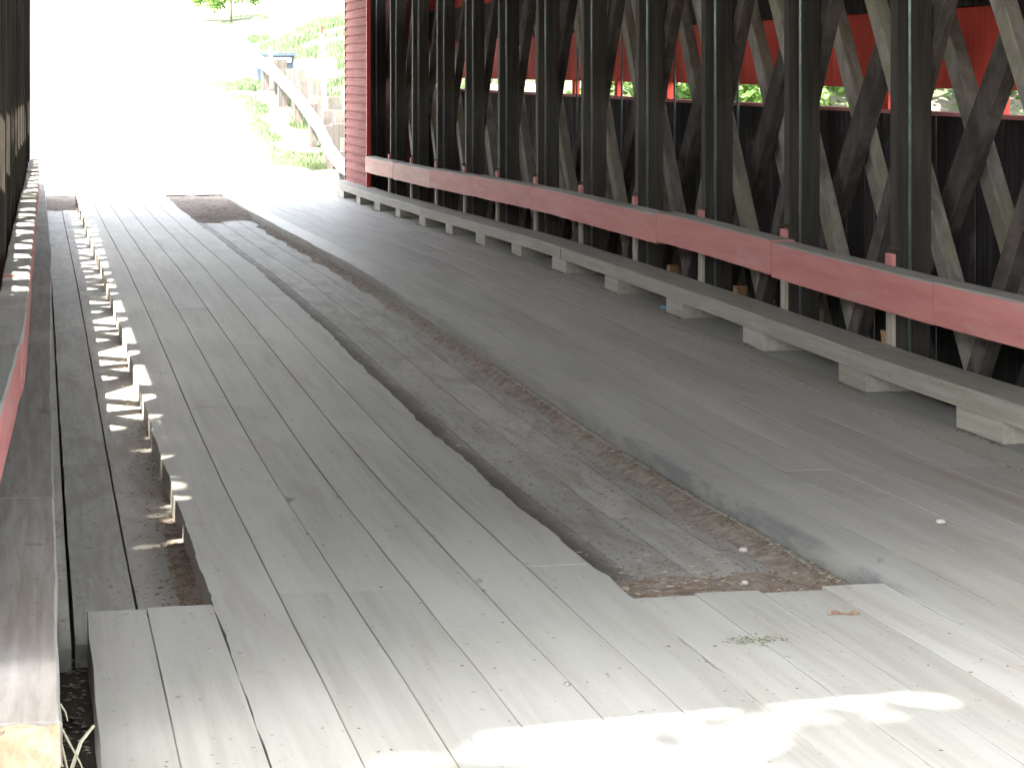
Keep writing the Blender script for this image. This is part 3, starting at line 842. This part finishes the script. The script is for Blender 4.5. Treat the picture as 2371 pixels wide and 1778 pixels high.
def tree(loc, h, rad, n, size, seed, label, mat='leaf', group=None, name='tree', cat='tree', lean=(0, 0), clumps=26, squash=.9):
    z = loc[2]
    t = thing(name, loc, label, cat, group)
    rnd = random.Random(seed)
    top = Vector((loc[0] + lean[0], loc[1] + lean[1], z + h - rad * .4))
    pts = [Vector(loc).lerp(top, k / 5) + Vector((rnd.uniform(-.12, .12), rnd.uniform(-.12, .12), 0)) * (k > 0) for k in range(6)]
    pts[0].z -= .6
    tk = [tube(pts, .035 * h ** .8, 8, .02)]
    for k in range(9):
        a = pts[2 + k % 4]; d = Vector((rnd.gauss(0, 1), rnd.gauss(0, 1), rnd.uniform(.2, .9))).normalized() * rad * rnd.uniform(.6, .95)
        tk.append(tube([a, a + d * .5 + Vector((0, 0, .15)), a + d], .012 * h ** .8, 5, .008))
    smooth(add('trunk', join(*tk), M['bark'], t))
    add('crown', leaf_cloud((top.x, top.y, top.z - rad * .1), rad, n, size, seed + 1, squash, clumps), M[mat], t)
    return t
def gz(x, y): return ground_z(x, y)
# right bank beyond the river, seen through the slot in the side wall
spots = [(13.5, 41, 6, 2.9, 'leafl'), (17, 46, 8, 3.6, 'leaf'), (20.5, 44, 6, 3.0, 'leafl'), (11.5, 47, 6.5, 2.8, 'leaf'), (23.5, 49, 9, 4.2, 'leafl'), (15.5, 53, 9, 4, 'leafl'), (27, 46, 8, 3.8, 'leaf'), (20, 57, 11, 5, 'leaf'), (31, 54, 12, 5.2, 'leafl'), (12, 60, 9, 3.8, 'leafl')]
lab = ['bright young tree on the right bank nearest the bridge end', 'darker leafy tree on the right bank behind the young one', 'light green tree low on the right bank above the river', 'tree beside the far right corner of the bridge',
       'tall light green tree further along the right bank', 'light green tree up the right bank behind two others', 'dark tree towards the downstream end of the right bank', 'largest dark tree up on the right bank', 'tallest light green tree farthest downstream', 'light green tree on the slope beyond the wing wall']
for i, (x, y, h, r, mt) in enumerate(spots):
    tree((x, y, gz(x, y)), h, r, 6500, .14, 100 + i, lab[i], mt, 'trees on the far right bank', 'broadleaf_tree', squash=1.0)
bs = ['round shrub under the trees by the far abutment', 'shrub on the river bank left of the gap in the trees', 'low shrub at the water on the right bank', 'spreading shrub right of the low one', 'shrub between the dark tree and the river', 'last shrub downstream on the right bank']
for i, (x, y, r) in enumerate([(10.2, 39.5, 1.8), (12.5, 38.5, 2.0), (15.5, 39.8, 2.2), (18.2, 39.5, 2.0), (22, 41, 2.4), (25.5, 41.5, 2.4)]):
    t = thing('shrub', (x, y, gz(x, y)), bs[i], 'shrub', 'shrubs on the right bank')
    add('foliage', leaf_cloud((x, y, gz(x, y) + r * .8), r, 5500, .09, 300 + i, .9, 20), M['leafl'], t)
    add('stem', tube([(x, y, gz(x, y) - .3), (x + .1, y, gz(x, y) + r)], .06, 6, .02), M['bark'], t)
t = thing('bush', (5.5, 66.6, gz(5.5, 66.6)), 'bright green bush on the slope above the gravel road', 'bush')
add('foliage', leaf_cloud((5.35, 66.6, 3.95), 1.05, 3000, .06, 401, .75, 22), M['leafl'], t)
add('stem', tube([(5.4, 66.6, 2.6), (5.4, 66.6, 3.9)], .05, 6, .02), M['bark'], t)
# unseen trees on the sunny left bank and by the near mouth; their shade breaks up the sun
tree((-7.0, 1.6, .0), 11.6, 1.8, 3300, .13, 501, 'unseen tree left of the near mouth whose leaves dapple the planks', 'leaf', None, 'shade_tree', lean=(4.45, 1.2), clumps=22)
tree((-7.2, 2.4, .0), 10.0, .85, 5200, .11, 503, 'unseen smaller dense tree, placed to shade the kerb end, beside the near left corner of the bridge', 'leaf', None, 'shade_tree', lean=(2.1, .6), clumps=30)  # added so that its shade falls on the split kerb end
tree((-6.8, 6.4, -2.0), 12.2, 2.9, 9500, .15, 502, 'unseen dense tree close to the left wall near the bridge mouth', 'leaf', None, 'shade_tree', lean=(1.4, .3), clumps=40)
tree((-7.4, 16.2, -3.6), 13.5, 2.3, 1500, .15, 508, 'unseen thin tree added by the left wall to break up sun flecks near the middle of the bridge', 'leaf', None, 'shade_tree', lean=(1.6, .3), clumps=22)  # this and the next are added to make the sun flecks less regular
tree((-7.8, 25.0, -3.6), 13.8, 2.6, 1500, .15, 509, 'unseen thin tree added by the left wall to break up sun flecks towards the far end', 'leaf', None, 'shade_tree', lean=(1.8, .3), clumps=24)
tree((-7.5, -4.0, .0), 12.5, 4.0, 13000, .22, 504, 'unseen broad tree added to shade the approach road before the bridge', 'leaf', None, 'shade_tree', lean=(3.4, .4), clumps=40)  # this and the next two are added to darken the near end
tree((8.5, -1.5, .0), 12.0, 4.6, 15000, .22, 505, 'unseen big spreading tree added on the right of the approach road to cut skylight', 'leaf', None, 'shade_tree', lean=(-3.6, .6), clumps=50)
tree((-3.8, -9.5, .0), 12.0, 4.4, 14000, .24, 507, 'unseen wide tree added farther back along the approach road to cut skylight', 'leaf', None, 'shade_tree', lean=(3.2, 1.0), clumps=45)
# grass
def blades(name, label, n, where, h, mat):
    vs, fs = [], []
    for _ in range(n):
        x, y = where(); z = max(ground_z(x, y), lin(y, FARZ) - .06 if 34.7 < y and -2 < x < 4.4 else -9)
        a = random.uniform(0, 2 * pi); hh = h * random.uniform(.5, 1.3); w = .012
        dx, dy = cos(a) * hh * .45, sin(a) * hh * .45
        i = len(vs)
        vs += [(x - w, y, z - .02), (x + w, y, z - .02), (x + dx * .4 + w * .7, y + dy * .4, z + hh * .6), (x + dx * .4 - w * .7, y + dy * .4, z + hh * .6), (x + dx, y + dy, z + hh)]
        fs += [(i, i + 1, i + 2, i + 3), (i + 3, i + 2, i + 4)]
    o = add(name, (vs, fs), mat); o['kind'] = 'stuff'; tag(o, label)
def verge():
    y = random.uniform(38.5, 51); x = 4.35 + random.gauss(0, .28) - .25 * sst(44, 50, y)
    if noise.noise(Vector((x * 1.2, y * .7, 5))) < -.05: return verge()
    return x, y
blades('grass', 'tufts of grass along the verge under the guardrail', 9000, verge, .16, M['grass'])
def bank():
    y = random.uniform(43, 62); x = random.uniform(5.4, 10)
    if noise.noise(Vector((x * .9, y * .6, 8))) < 0: return bank()
    return x, y
blades('grass', 'patchy grass on the bank behind the wing wall', 14000, bank, .2, M['grass'])
